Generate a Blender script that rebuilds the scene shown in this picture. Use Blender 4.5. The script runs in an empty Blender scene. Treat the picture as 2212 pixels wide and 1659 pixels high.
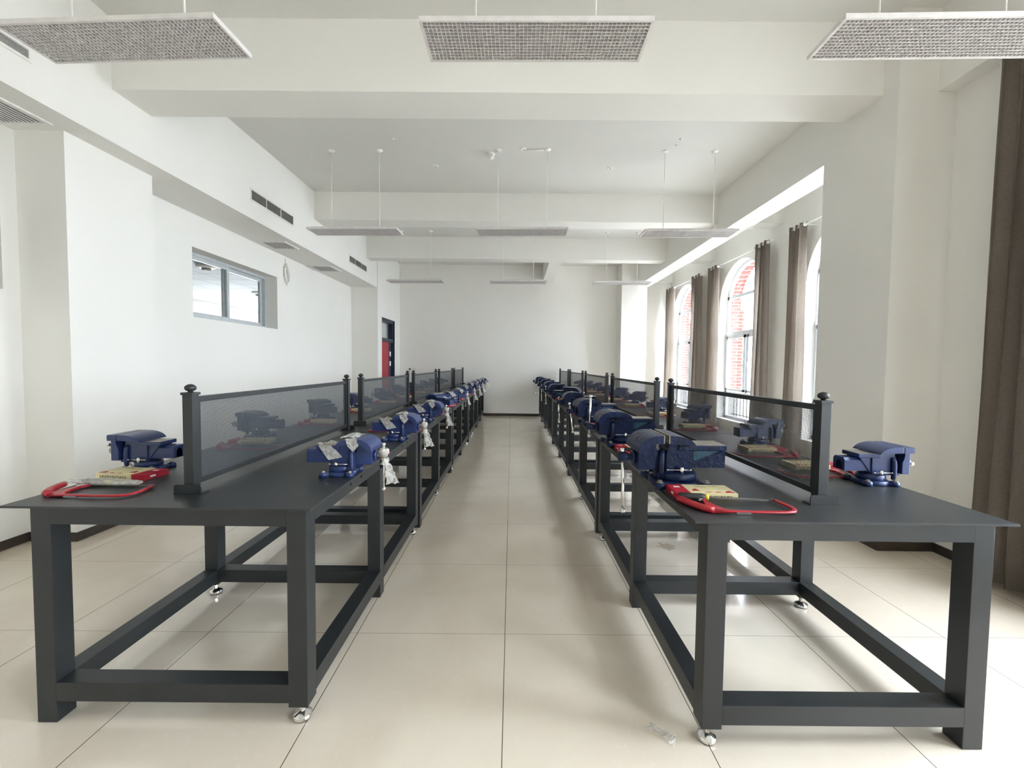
import bpy, bmesh, math, random
from mathutils import Vector, Matrix, Euler
random.seed(7)
C = bpy.context.scene.collection
SC = bpy.context.scene
PI = math.pi
S = 1.12          # working unit -> metres (applied once to everything at the end)

# ------------------------------------------------------------------ camera
cam_d = bpy.data.cameras.new('camera'); cam = bpy.data.objects.new('camera', cam_d); C.objects.link(cam)
cam_d.sensor_fit = 'HORIZONTAL'; cam_d.sensor_width = 36.0
cam_d.lens = 36.0 * 920.0 / 2212.0
cam_d.shift_x = -4.05 / 2212.0; cam_d.shift_y = -3.47 / 2212.0
cam_d.clip_start = 0.02; cam_d.clip_end = 300
_ya, _p, _r = -0.0054, -0.0428, -0.0113
_R = Vector((math.cos(_ya), -math.sin(_ya), 0))
_F = Vector((math.sin(_ya) * math.cos(_p), math.cos(_ya) * math.cos(_p), math.sin(_p)))
_U = Vector((-math.sin(_ya) * math.sin(_p), -math.cos(_ya) * math.sin(_p), math.cos(_p)))
_R2 = math.cos(_r) * _R - math.sin(_r) * _U
_U2 = math.cos(_r) * _U + math.sin(_r) * _R
cam.matrix_world = Matrix(((_R2.x, _U2.x, -_F.x, 0), (_R2.y, _U2.y, -_F.y, 0), (_R2.z, _U2.z, -_F.z, 1.32), (0, 0, 0, 1)))
SC.camera = cam

# ------------------------------------------------------------------ sky and exposure
w = bpy.data.worlds.new('sky'); SC.world = w; w.use_nodes = True
bg = w.node_tree.nodes['Background']
_tc = w.node_tree.nodes.new('ShaderNodeTexCoord'); _sp = w.node_tree.nodes.new('ShaderNodeSeparateXYZ')
_mr = w.node_tree.nodes.new('ShaderNodeMapRange'); _cr = w.node_tree.nodes.new('ShaderNodeMixRGB')
_mr.inputs[1].default_value = 0.0; _mr.inputs[2].default_value = 0.9
_cr.inputs[1].default_value = (0.635, 0.68, 0.74, 1); _cr.inputs[2].default_value = (1.50, 1.63, 1.81, 1)   # bright hazy sky, brighter overhead
w.node_tree.links.new(_tc.outputs['Generated'], _sp.inputs[0]); w.node_tree.links.new(_sp.outputs[2], _mr.inputs[0])
w.node_tree.links.new(_mr.outputs[0], _cr.inputs[0]); w.node_tree.links.new(_cr.outputs[0], bg.inputs[0])
bg.inputs[1].default_value = 12.0
vs = SC.view_settings
vs.view_transform = 'Standard'; vs.look = 'None'; vs.gamma = 1.0; vs.use_curve_mapping = False
vs.exposure = 1.14
SC.cycles.max_bounces = 14; SC.cycles.diffuse_bounces = 9; SC.cycles.glossy_bounces = 5
SC.cycles.transparent_max_bounces = 28; SC.cycles.sample_clamp_indirect = 12
SC.cycles.use_denoising = True
SC.cycles.caustics_reflective = False; SC.cycles.caustics_refractive = False

# daylight portals in the window openings (they only guide sampling of the sky)
def portal(x, y, z, wy, hz):
    l = bpy.data.lights.new('window_daylight', 'AREA'); l.shape = 'RECTANGLE'; l.size = hz; l.size_y = wy
    l.cycles.is_portal = True
    o = bpy.data.objects.new('window_daylight', l); C.objects.link(o)
    o.location = (x, y, z); o.rotation_euler = (0, PI / 2, 0)    # -Z of the lamp faces -X (into the room)
    return o

# ------------------------------------------------------------------ materials
def mat(name, col, rough=0.5, metal=0.0, noise=None, bump=None, spec=0.5, coat=0.0):
    """noise=(scale, amount, detail) varies the colour, bump=(scale, strength, distance)"""
    m = bpy.data.materials.new(name); m.use_nodes = True
    nt = m.node_tree; b = nt.nodes['Principled BSDF']
    b.inputs['Base Color'].default_value = (*col, 1); b.inputs['Roughness'].default_value = rough
    b.inputs['Metallic'].default_value = metal; b.inputs['Specular IOR Level'].default_value = spec
    b.inputs['Coat Weight'].default_value = coat
    tc = nt.nodes.new('ShaderNodeTexCoord')
    sc, am, de = noise or (18.0, 0.06, 3)
    n = nt.nodes.new('ShaderNodeTexNoise'); n.inputs['Scale'].default_value = sc; n.inputs['Detail'].default_value = de
    nt.links.new(tc.outputs['Object'], n.inputs['Vector'])
    r = nt.nodes.new('ShaderNodeValToRGB')
    r.color_ramp.elements[0].position = 0.3; r.color_ramp.elements[1].position = 0.7
    r.color_ramp.elements[0].color = (*[max(0, c * (1 - am)) for c in col], 1)
    r.color_ramp.elements[1].color = (*[min(1, c * (1 + am)) for c in col], 1)
    nt.links.new(n.outputs['Fac'], r.inputs['Fac']); nt.links.new(r.outputs['Color'], b.inputs['Base Color'])
    if bump:
        n2 = nt.nodes.new('ShaderNodeTexNoise'); n2.inputs['Scale'].default_value = bump[0]; n2.inputs['Detail'].default_value = 4
        nt.links.new(tc.outputs['Object'], n2.inputs['Vector'])
        bp = nt.nodes.new('ShaderNodeBump'); bp.inputs['Strength'].default_value = bump[1]; bp.inputs['Distance'].default_value = bump[2]
        nt.links.new(n2.outputs['Fac'], bp.inputs['Height']); nt.links.new(bp.outputs['Normal'], b.inputs['Normal'])
    return m

M = {}
M['wall'] = mat('white_plaster', (0.80, 0.79, 0.755), 0.85, noise=(1.2, 0.015, 2), bump=(160, 0.12, 0.002), spec=0.2)
M['ceil'] = mat('ceiling_paint', (0.70, 0.695, 0.665), 0.9, noise=(0.8, 0.02, 2), spec=0.2)
M['skirt'] = mat('dark_skirting', (0.045, 0.035, 0.028), 0.35, noise=(9, 0.25, 4))
M['steel'] = mat('charcoal_powder_coat', (0.016, 0.019, 0.0205), 0.42, noise=(7, 0.10, 4), bump=(500, 0.08, 0.0006))
M['top'] = mat('charcoal_tabletop', (0.021, 0.0235, 0.0245), 0.40, noise=(3.5, 0.16, 6), bump=(420, 0.10, 0.0006))
_m = M['top']; _nt = _m.node_tree; _tc = _nt.nodes['Texture Coordinate']; _mp = _nt.nodes.new('ShaderNodeMapping'); _mp.inputs['Scale'].default_value = (3.0, 9.0, 1); _mp.inputs['Rotation'].default_value = (0, 0, .35)
_n = _nt.nodes.new('ShaderNodeTexNoise'); _n.inputs['Scale'].default_value = 1.0; _n.inputs['Detail'].default_value = 7; _n.inputs['Distortion'].default_value = 1.2
_rr = _nt.nodes.new('ShaderNodeMapRange'); _rr.inputs[1].default_value = .60; _rr.inputs[2].default_value = .80; _rr.inputs[3].default_value = 0; _rr.inputs[4].default_value = .35
_mx = _nt.nodes.new('ShaderNodeMixRGB'); _mx.inputs[2].default_value = (0.10, 0.11, 0.115, 1)      # wiped dust smears
_nt.links.new(_tc.outputs['Object'], _mp.inputs[0]); _nt.links.new(_mp.outputs[0], _n.inputs[0]); _nt.links.new(_n.outputs[0], _rr.inputs[0]); _nt.links.new(_rr.outputs[0], _mx.inputs[0])
_nt.links.new(_nt.nodes['Color Ramp'].outputs[0], _mx.inputs[1]); _nt.links.new(_mx.outputs[0], _nt.nodes['Principled BSDF'].inputs['Base Color'])
M['blue'] = mat('blue_vise_enamel', (0.017, 0.034, 0.120), 0.33, noise=(22, 0.12, 3), bump=(120, 0.12, 0.0015))
M['navy'] = mat('navy_cast_enamel', (0.0040, 0.012, 0.048), 0.40, noise=(26, 0.45, 4), bump=(48, 0.75, 0.006), spec=0.28)
M['teal'] = mat('teal_undercoat', (0.005, 0.055, 0.095), 0.4, noise=(45, 0.5, 4), bump=(60, 0.5, 0.004))
M['iron'] = mat('bare_machined_iron', (0.32, 0.30, 0.26), 0.42, 0.75, noise=(60, 0.2, 3))
M['chrome'] = mat('chrome', (0.75, 0.75, 0.73), 0.16, 1.0, noise=(30, 0.05, 2))
M['dark'] = mat('black_void_shade', (0.004, 0.004, 0.005), 0.8, spec=0.1)  # near-black colour holds the shade inside vents and bolt holes
M['rubber'] = mat('black_rubber', (0.012, 0.012, 0.012), 0.55)
M['red'] = mat('red_paint', (0.36, 0.012, 0.022), 0.32, noise=(40, 0.12, 2))
M['redcard'] = mat('red_card', (0.40, 0.012, 0.028), 0.45)
M['cream'] = mat('cream_card', (0.74, 0.66, 0.38), 0.5)
M['ink'] = mat('grey_printing', (0.16, 0.13, 0.09), 0.6)
M['whiteink'] = mat('white_printing', (0.85, 0.82, 0.78), 0.5)
M['yellow'] = mat('yellow_plastic', (0.78, 0.62, 0.03), 0.4)
M['blade'] = mat('blade_steel', (0.22, 0.21, 0.19), 0.35, 0.8)
M['lamp'] = mat('lamp_white_enamel', (0.66, 0.64, 0.63), 0.45)
M['reflector'] = mat('lamp_reflector', (0.34, 0.33, 0.33), 0.5)
M['rod'] = mat('white_rod', (0.85, 0.85, 0.82), 0.4)
M['pvc'] = mat('white_window_frame', (0.72, 0.76, 0.80), 0.35)
M['alu'] = mat('grey_window_frame', (0.50, 0.53, 0.55), 0.35)
M['curtain'] = mat('taupe_curtain', (0.36, 0.32, 0.28), 0.62, noise=(80, 0.12, 2), bump=(300, 0.15, 0.001), spec=0.35)
_m = M['curtain']; _nt = _m.node_tree; _tl = _nt.nodes.new('ShaderNodeBsdfTranslucent'); _tl.inputs[0].default_value = (0.50, 0.44, 0.38, 1)
_mx = _nt.nodes.new('ShaderNodeMixShader'); _mx.inputs[0].default_value = 0.30
_nt.links.new(_nt.nodes['Principled BSDF'].outputs[0], _mx.inputs[1]); _nt.links.new(_tl.outputs[0], _mx.inputs[2])
_nt.links.new(_mx.outputs[0], _nt.nodes['Material Output'].inputs[0])
M['grille'] = mat('white_grille', (0.78, 0.77, 0.74), 0.5)
M['doornavy'] = mat('navy_door_frame', (0.010, 0.016, 0.045), 0.35)
M['doorred'] = mat('red_door_leaf', (0.40, 0.012, 0.030), 0.4)
M['plug'] = mat('dark_socket', (0.03, 0.03, 0.035), 0.4)
M['wire'] = mat('pale_cable', (0.62, 0.61, 0.56), 0.5)
M['iron_rail'] = mat('dark_railing', (0.03, 0.03, 0.035), 0.5)
M['ground'] = mat('pale_paving', (0.36, 0.35, 0.33), 0.9, noise=(0.6, 0.08, 3))

def glass(name, tint=(1, 1, 1), fac=0.08):
    m = bpy.data.materials.new(name); m.use_nodes = True; nt = m.node_tree; nt.nodes.clear()
    out = nt.nodes.new('ShaderNodeOutputMaterial'); mx = nt.nodes.new('ShaderNodeMixShader')
    t = nt.nodes.new('ShaderNodeBsdfTransparent'); t.inputs[0].default_value = (*tint, 1)
    g = nt.nodes.new('ShaderNodeBsdfGlossy'); g.inputs['Roughness'].default_value = 0.02
    fr = nt.nodes.new('ShaderNodeFresnel'); ge = nt.nodes.new('ShaderNodeNewGeometry')
    mr = nt.nodes.new('ShaderNodeMapRange'); mr.inputs[3].default_value = 1.45; mr.inputs[4].default_value = 1 / 1.45
    nt.links.new(ge.outputs['Backfacing'], mr.inputs[0]); nt.links.new(mr.outputs[0], fr.inputs[0])
    nt.links.new(fr.outputs[0], mx.inputs[0]); nt.links.new(t.outputs[0], mx.inputs[1]); nt.links.new(g.outputs[0], mx.inputs[2])
    nt.links.new(mx.outputs[0], out.inputs[0]); return m
M['glass'] = glass('window_glass', (0.96, 0.98, 0.98))

def film_mat():
    m = bpy.data.materials.new('clear_plastic_film'); m.use_nodes = True; nt = m.node_tree; nt.nodes.clear()
    out = nt.nodes.new('ShaderNodeOutputMaterial'); mx = nt.nodes.new('ShaderNodeMixShader')
    t = nt.nodes.new('ShaderNodeBsdfTransparent'); t.inputs[0].default_value = (0.97, 0.97, 0.95, 1)
    b = nt.nodes.new('ShaderNodeBsdfPrincipled'); b.inputs['Base Color'].default_value = (0.78, 0.77, 0.72, 1)
    b.inputs['Roughness'].default_value = 0.15
    tc = nt.nodes.new('ShaderNodeTexCoord'); n = nt.nodes.new('ShaderNodeTexNoise'); n.inputs['Scale'].default_value = 55
    nt.links.new(tc.outputs['Object'], n.inputs[0])
    bp = nt.nodes.new('ShaderNodeBump'); bp.inputs['Strength'].default_value = 1.0; bp.inputs['Distance'].default_value = 0.01
    nt.links.new(n.outputs['Fac'], bp.inputs['Height']); nt.links.new(bp.outputs[0], b.inputs['Normal'])
    mr = nt.nodes.new('ShaderNodeMapRange'); mr.inputs[1].default_value = 0.4; mr.inputs[2].default_value = 0.62
    mr.inputs[3].default_value = 0.42; mr.inputs[4].default_value = 0.55
    nt.links.new(n.outputs['Fac'], mr.inputs[0]); nt.links.new(mr.outputs[0], mx.inputs[0])
    nt.links.new(t.outputs[0], mx.inputs[1]); nt.links.new(b.outputs[0], mx.inputs[2]); nt.links.new(mx.outputs[0], out.inputs[0])
    return m
M['film'] = film_mat()

def perforated_mat():
    """charcoal sheet with staggered round holes (pattern in the Y-Z plane of the panel)"""
    m = bpy.data.materials.new('perforated_sheet'); m.use_nodes = True; nt = m.node_tree
    b = nt.nodes['Principled BSDF']; b.inputs['Base Color'].default_value = (0.040, 0.047, 0.052, 1); b.inputs['Roughness'].default_value = 0.45
    out = nt.nodes['Material Output']
    def MA(op, a, c=None, d=None):
        n = nt.nodes.new('ShaderNodeMath'); n.operation = op
        for i, v in enumerate((a, c, d)):
            if v is None: continue
            if isinstance(v, (int, float)): n.inputs[i].default_value = v
            else: nt.links.new(v, n.inputs[i])
        return n.outputs[0]
    tc = nt.nodes.new('ShaderNodeTexCoord'); sp = nt.nodes.new('ShaderNodeSeparateXYZ'); nt.links.new(tc.outputs['Object'], sp.inputs[0])
    P = 0.0072; PV = P * 0.80
    row = MA('DIVIDE', sp.outputs[2], PV); ri = MA('FLOOR', row)
    par = MA('MODULO', MA('ABSOLUTE', ri), 2.0)
    cy = MA('ADD', MA('DIVIDE', sp.outputs[1], P), MA('MULTIPLY', par, 0.5))
    fy = MA('SUBTRACT', MA('FRACT', cy), 0.5)
    fz = MA('MULTIPLY', MA('SUBTRACT', MA('SUBTRACT', row, ri), 0.5), 0.80)
    d = MA('SQRT', MA('ADD', MA('MULTIPLY', fy, fy), MA('MULTIPLY', fz, fz)))
    hole = MA('LESS_THAN', d, 0.245)
    t = nt.nodes.new('ShaderNodeBsdfTransparent'); mx = nt.nodes.new('ShaderNodeMixShader')
    nt.links.new(hole, mx.inputs[0]); nt.links.new(b.outputs[0], mx.inputs[1]); nt.links.new(t.outputs[0], mx.inputs[2])
    nt.links.new(mx.outputs[0], out.inputs[0])
    return m
M['perf'] = perforated_mat()

def floor_mat():
    m = bpy.data.materials.new('polished_beige_tiles'); m.use_nodes = True; nt = m.node_tree
    b = nt.nodes['Principled BSDF']; b.inputs['Roughness'].default_value = 0.10; b.inputs['IOR'].default_value = 1.5
    tc = nt.nodes.new('ShaderNodeTexCoord')
    mp = nt.nodes.new('ShaderNodeMapping'); mp.vector_type = 'POINT'
    mp.inputs['Rotation'].default_value = (0, 0, -0.0112)
    nt.links.new(tc.outputs['Object'], mp.inputs[0])
    sp = nt.nodes.new('ShaderNodeSeparateXYZ'); nt.links.new(mp.outputs[0], sp.inputs[0])
    def MA(op, a, c=None):
        n = nt.nodes.new('ShaderNodeMath'); n.operation = op
        for i, v in enumerate((a, c)):
            if v is None: continue
            if isinstance(v, (int, float)): n.inputs[i].default_value = v
            else: nt.links.new(v, n.inputs[i])
        return n.outputs[0]
    def line(co, off, pitch, wd):
        f = MA('FRACT', MA('DIVIDE', MA('SUBTRACT', co, off * S), pitch * S))
        e = MA('MINIMUM', f, MA('SUBTRACT', 1.0, f))
        return MA('LESS_THAN', e, wd / pitch)
    lx = line(sp.outputs[0], -0.018, 0.72, 0.0016); ly = line(sp.outputs[1], 2.03, 0.72, 0.0012)
    j = MA('MAXIMUM', lx, MA('MULTIPLY', ly, 0.7))
    n1 = nt.nodes.new('ShaderNodeTexNoise'); n1.inputs['Scale'].default_value = 1.3; n1.inputs['Detail'].default_value = 6; n1.inputs['Distortion'].default_value = 0.6
    n2 = nt.nodes.new('ShaderNodeTexNoise'); n2.inputs['Scale'].default_value = 24; n2.inputs['Detail'].default_value = 5; n2.inputs['Distortion'].default_value = 1.5
    nt.links.new(mp.outputs[0], n1.inputs[0]); nt.links.new(mp.outputs[0], n2.inputs[0])
    r1 = nt.nodes.new('ShaderNodeValToRGB'); r1.color_ramp.elements[0].position = .32; r1.color_ramp.elements[1].position = .68
    r1.color_ramp.elements[0].color = (0.67, 0.585, 0.48, 1); r1.color_ramp.elements[1].color = (0.75, 0.68, 0.57, 1)
    nt.links.new(n1.outputs[0], r1.inputs[0])
    r2 = nt.nodes.new('ShaderNodeValToRGB'); r2.color_ramp.elements[0].position = .58; r2.color_ramp.elements[1].position = .75
    r2.color_ramp.elements[0].color = (0, 0, 0, 1); r2.color_ramp.elements[1].color = (.5, .5, .5, 1)
    nt.links.new(n2.outputs[0], r2.inputs[0])
    mx = nt.nodes.new('ShaderNodeMixRGB'); mx.inputs[2].default_value = (0.74, 0.69, 0.60, 1)
    nt.links.new(r2.outputs[0], mx.inputs[0]); nt.links.new(r1.outputs[0], mx.inputs[1])
    mj = nt.nodes.new('ShaderNodeMixRGB'); mj.inputs[2].default_value = (0.09, 0.065, 0.045, 1)
    nt.links.new(j, mj.inputs[0]); nt.links.new(mx.outputs[0], mj.inputs[1])
    ds = nt.nodes.new('ShaderNodeVectorMath'); ds.operation = 'DISTANCE'; ds.inputs[1].default_value = (1.116 * S, 3.07 * S, 0)
    nt.links.new(tc.outputs['Object'], ds.inputs[0])
    st = MA('MULTIPLY', MA('LESS_THAN', MA('ADD', ds.outputs['Value'], MA('MULTIPLY', n2.outputs[0], .14)), .135), .45)
    ms = nt.nodes.new('ShaderNodeMixRGB'); ms.inputs[2].default_value = (0.30, 0.16, 0.08, 1)      # small rust-brown stain
    nt.links.new(st, ms.inputs[0]); nt.links.new(mj.outputs[0], ms.inputs[1])
    nt.links.new(ms.outputs[0], b.inputs['Base Color'])
    return m
M['floor'] = floor_mat()

def brick_mat():
    m = bpy.data.materials.new('red_brick'); m.use_nodes = True; nt = m.node_tree
    b = nt.nodes['Principled BSDF']; b.inputs['Roughness'].default_value = 0.85
    tc = nt.nodes.new('ShaderNodeTexCoord'); sp = nt.nodes.new('ShaderNodeSeparateXYZ'); nt.links.new(tc.outputs['Object'], sp.inputs[0])
    ad = nt.nodes.new('ShaderNodeMath'); ad.operation = 'ADD'; nt.links.new(sp.outputs[0], ad.inputs[0]); nt.links.new(sp.outputs[1], ad.inputs[1])
    cb = nt.nodes.new('ShaderNodeCombineXYZ'); nt.links.new(ad.outputs[0], cb.inputs[0]); nt.links.new(sp.outputs[2], cb.inputs[1])
    br = nt.nodes.new('ShaderNodeTexBrick'); nt.links.new(cb.outputs[0], br.inputs[0])
    br.inputs['Color1'].default_value = (0.11, 0.020, 0.014, 1); br.inputs['Color2'].default_value = (0.16, 0.035, 0.024, 1)
    br.inputs['Mortar'].default_value = (0.26, 0.21, 0.185, 1); br.inputs['Scale'].default_value = 1.0
    br.inputs['Brick Width'].default_value = 0.22; br.inputs['Row Height'].default_value = 0.07; br.inputs['Mortar Size'].default_value = 0.007
    nt.links.new(br.outputs[0], b.inputs['Base Color'])
    return m
M['brick'] = brick_mat()

def tile_ceiling_mat():
    m = bpy.data.materials.new('grid_ceiling_tiles'); m.use_nodes = True; nt = m.node_tree
    b = nt.nodes['Principled BSDF']; b.inputs['Roughness'].default_value = 0.8
    tc = nt.nodes.new('ShaderNodeTexCoord'); br = nt.nodes.new('ShaderNodeTexBrick'); nt.links.new(tc.outputs['Object'], br.inputs[0])
    br.offset = 0.0; br.inputs['Scale'].default_value = 1.0; br.inputs['Brick Width'].default_value = 0.6; br.inputs['Row Height'].default_value = 0.6
    br.inputs['Mortar Size'].default_value = 0.012
    for k in ('Color1', 'Color2'): br.inputs[k].default_value = (0.62, 0.66, 0.74, 1)
    br.inputs['Mortar'].default_value = (0.28, 0.32, 0.40, 1)
    nt.links.new(br.outputs[0], b.inputs['Base Color'])
    return m
M['tileceil'] = tile_ceiling_mat()

# ------------------------------------------------------------------ mesh helpers
class MB:
    def __init__(s): s.bm = bmesh.new(); s.mi = 0
    def _done(s, faces, smooth=False):
        for f in faces: f.material_index = s.mi; f.smooth = smooth
    def box(s, x0, x1, y0, y1, z0, z1, bev=0.0, mtx=None):
        bm = s.bm
        vs = [bm.verts.new((x, y, z)) for z in (z0, z1) for y in (y0, y1) for x in (x0, x1)]
        fs = [bm.faces.new([vs[i] for i in q]) for q in ((0, 2, 3, 1), (4, 5, 7, 6), (0, 1, 5, 4), (2, 6, 7, 3), (0, 4, 6, 2), (1, 3, 7, 5))]
        s._done(fs)
        if mtx is not None:
            for v in vs: v.co = mtx @ v.co
        if bev > 0:
            es = list({e for f in fs for e in f.edges})
            r = bmesh.ops.bevel(bm, geom=es, offset=bev, segments=2, affect='EDGES', profile=0.6)
            s._done(r['faces'], False)
        return s
    def cyl(s, p0, p1, r0, r1=None, n=16, caps=True, smooth=True):
        bm = s.bm; p0 = Vector(p0); p1 = Vector(p1); r1 = r0 if r1 is None else r1
        d = (p1 - p0).normalized(); a = d.orthogonal().normalized(); b = d.cross(a)
        A = [bm.verts.new(p0 + (a * math.cos(2 * PI * i / n) + b * math.sin(2 * PI * i / n)) * r0) for i in range(n)]
        B = [bm.verts.new(p1 + (a * math.cos(2 * PI * i / n) + b * math.sin(2 * PI * i / n)) * r1) for i in range(n)]
        s._done([bm.faces.new((A[i], A[(i + 1) % n], B[(i + 1) % n], B[i])) for i in range(n)], smooth)
        if caps: s._done([bm.faces.new(A[::-1]), bm.faces.new(B)])
        return s
    def lathe(s, c, prof, n=24, axis='Z', smooth=True):
        """prof: list of (radius, height) from bottom to top about c"""
        bm = s.bm; c = Vector(c); rings = []
        for r, h in prof:
            ring = []
            for i in range(n):
                a = 2 * PI * i / n
                q = Vector((r * math.cos(a), r * math.sin(a), h))
                if axis == 'X': q = Vector((h, r * math.cos(a), r * math.sin(a)))
                if axis == 'Y': q = Vector((r * math.cos(a), h, r * math.sin(a)))
                ring.append(bm.verts.new(c + q))
            rings.append(ring)
        for A, B in zip(rings, rings[1:]):
            s._done([bm.faces.new((A[i], A[(i + 1) % n], B[(i + 1) % n], B[i])) for i in range(n)], smooth)
        s._done([bm.faces.new(rings[0][::-1]), bm.faces.new(rings[-1])])
        return s
    def prism(s, pts, a0, a1, axis='Y', bev=0.0, smooth=False):
        """pts polygon in the plane normal to axis: Y -> (x,z), X -> (y,z), Z -> (x,y)"""
        bm = s.bm
        def mk(p, a): return {'Y': (p[0], a, p[1]), 'X': (a, p[0], p[1]), 'Z': (p[0], p[1], a)}[axis]
        A = [bm.verts.new(mk(p, a0)) for p in pts]; B = [bm.verts.new(mk(p, a1)) for p in pts]
        n = len(pts)
        sd = [bm.faces.new((A[i], A[(i + 1) % n], B[(i + 1) % n], B[i])) for i in range(n)]
        cp = [bm.faces.new(A[::-1]), bm.faces.new(B)]
        s._done(sd, smooth); s._done(cp)
        if bev > 0:
            es = list({e for f in cp for e in f.edges})
            r = bmesh.ops.bevel(bm, geom=es, offset=bev, segments=2, affect='EDGES', profile=0.6)
            s._done(r['faces'])
        return s
    def tube(s, pts, r, n=8, rz=None, closed=False):
        """round tube along pts; rz flattens it in z"""
        bm = s.bm; pts = [Vector(p) for p in pts]; rings = []
        m = len(pts)
        for k, p in enumerate(pts):
            d = (pts[min(k + 1, m - 1)] - pts[max(k - 1, 0)])
            if closed: d = pts[(k + 1) % m] - pts[(k - 1) % m]
            d.normalize()
            up = Vector((0, 0, 1)) if abs(d.z) < 0.9 else Vector((1, 0, 0))
            a = d.cross(up).normalized(); b = a.cross(d)
            rr = r[k] if isinstance(r, (list, tuple)) else r
            rings.append([bm.verts.new(p + a * math.cos(2 * PI * i / n) * rr + b * math.sin(2 * PI * i / n) * (rr if rz is None else rz)) for i in range(n)])
        pr = list(zip(rings, rings[1:])) + ([(rings[-1], rings[0])] if closed else [])
        for A, B in pr: s._done([bm.faces.new((A[i], A[(i + 1) % n], B[(i + 1) % n], B[i])) for i in range(n)], True)
        if not closed: s._done([bm.faces.new(rings[0][::-1]), bm.faces.new(rings[-1])])
        return s
    def ball(s, c, r, rz=None, n=12):
        rz = rz or r
        prof = [(max(1e-4, r * math.cos(a)), rz * math.sin(a)) for a in [(-PI / 2 + PI * i / 8) for i in range(9)]]
        return s.lathe(c, prof, n)
    def m(s, i): s.mi = i; return s
    def build(s, name, mats, parent=None, loc=(0, 0, 0), rot=(0, 0, 0)):
        bmesh.ops.recalc_face_normals(s.bm, faces=s.bm.faces)
        me = bpy.data.meshes.new(name); s.bm.to_mesh(me); s.bm.free()
        for q in (mats if isinstance(mats, (list, tuple)) else [mats]): me.materials.append(M[q] if isinstance(q, str) else q)
        o = bpy.data.objects.new(name, me); C.objects.link(o); o.location = loc; o.rotation_euler = rot
        if parent: o.parent = parent
        return o

def thing(name, label, cat, loc=(0, 0, 0), rz=0.0, group=None):
    o = bpy.data.objects.new(name, None); C.objects.link(o); o.empty_display_size = 0.05
    o.location = loc; o.rotation_euler = (0, 0, rz); o['label'] = label; o['category'] = cat
    if group: o['group'] = group
    return o
def tag(o, label, cat, group=None):
    o['label'] = label; o['category'] = cat
    if group: o['group'] = group
    return o
def struct(o, label=None):
    o['kind'] = 'structure'
    if label: o['label'] = label
    return o
def kids(o): return [c for c in C.objects if c.parent == o]
def dup(root, loc, rz, label=None, group=None):
    r = root.copy(); C.objects.link(r); r.location = loc; r.rotation_euler = (0, 0, rz)
    if label: r['label'] = label
    if group: r['group'] = group
    for ch in KID[root.name]:
        c = ch.copy(); C.objects.link(c); c.parent = r
        for g in KID.get(ch.name, []):
            d = g.copy(); C.objects.link(d); d.parent = c
    return r
KID = {}
def remember(root):
    KID[root.name] = [c for c in C.objects if c.parent == root]
    for ch in KID[root.name]: KID[ch.name] = [c for c in C.objects if c.parent == ch]

# ------------------------------------------------------------------ room shell
ZC = 3.80; YB = 10.80; YF = -4.2
XL = -3.52; XG = -2.975; XR = 3.85; XN = 3.03
struct(MB().box(-3.9, 4.3, YF - .2, YB + .2, -0.12, 0).build('floor', 'floor'), 'polished beige floor tiles')
struct(MB().box(-3.9, 4.3, YF - .2, YB + .2, ZC, ZC + .15).build('ceiling', 'ceil'))
struct(MB().box(-3.9, 4.3, YB, YB + .2, 0, ZC).build('wall_back', 'wall'))
struct(MB().box(-3.9, 4.3, YF - .2, YF, 0, ZC).build('wall_front', 'wall'))

def wall_with_holes(name, x0, x1, y0, y1, z0, z1, holes, m):
    """wall slab x0..x1 with openings (yc, half, zs, zspring, arched)"""
    b = MB(); bm = b.bm; hs = sorted(holes, key=lambda h: h[0]); y = y0
    for yc, hw, zs, zp, arch in hs:
        b.box(x0, x1, y, yc - hw, z0, z1)
        if zs > z0: b.box(x0, x1, yc - hw, yc + hw, z0, zs)
        if not arch: b.box(x0, x1, yc - hw, yc + hw, zp, z1)
        else:
            n = 24; pts = [(yc - hw, z1)] + [(yc - hw * math.cos(PI * i / n), zp + hw * math.sin(PI * i / n)) for i in range(n + 1)] + [(yc + hw, z1)]
            # split into convex strips
            for i in range(n):
                p, q = pts[1 + i], pts[2 + i]
                b.prism([(p[0], p[1]), (q[0], q[1]), (q[0], z1), (p[0], z1)], x0, x1, 'X')
        y = yc + hw
    b.box(x0, x1, y, y1, z0, z1)
    bmesh.ops.remove_doubles(b.bm, verts=b.bm.verts, dist=1e-5)
    return b.build(name, m)
WIN_L = [(5.46, 0.82, 1.795, 2.552, False), (2.10, 0.82, 1.795, 2.552, False)]
struct(wall_with_holes('wall_left', XL - .25, XL, YF, 9.1, 0, ZC, WIN_L, 'wall'))
WIN_R = [(5.01, .74, .35, 2.43, True), (7.43, .74, .35, 2.43, True), (9.84, .74, .35, 2.43, True)]
struct(wall_with_holes('wall_right', XR, XR + .20, 3.4, YB, 0, ZC, WIN_R, 'wall'))
WIN_N = [(1.28, .74, .35, 2.43, True), (-1.15, .74, .35, 2.43, True)]  # opening behind the camera added for light; other one shifted to dim floor
struct(wall_with_holes('wall_right_near', XN, XN + .20, YF, 3.10, 0, ZC, WIN_N, 'wall'))
# block with the door at the far left
DY0, DY1, DZ = 9.36, 10.34, 2.32
b = MB()
b.box(XL - .25, XG + .015, 9.1, DY0, 0, ZC).box(XL - .25, XG + .015, DY1, YB, 0, ZC).box(XL - .25, XG + .015, DY0, DY1, DZ, ZC).box(XL - .25, XG - .16, DY0, DY1, 0, DZ)
struct(b.build('wall_left_far', 'wall'))
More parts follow.
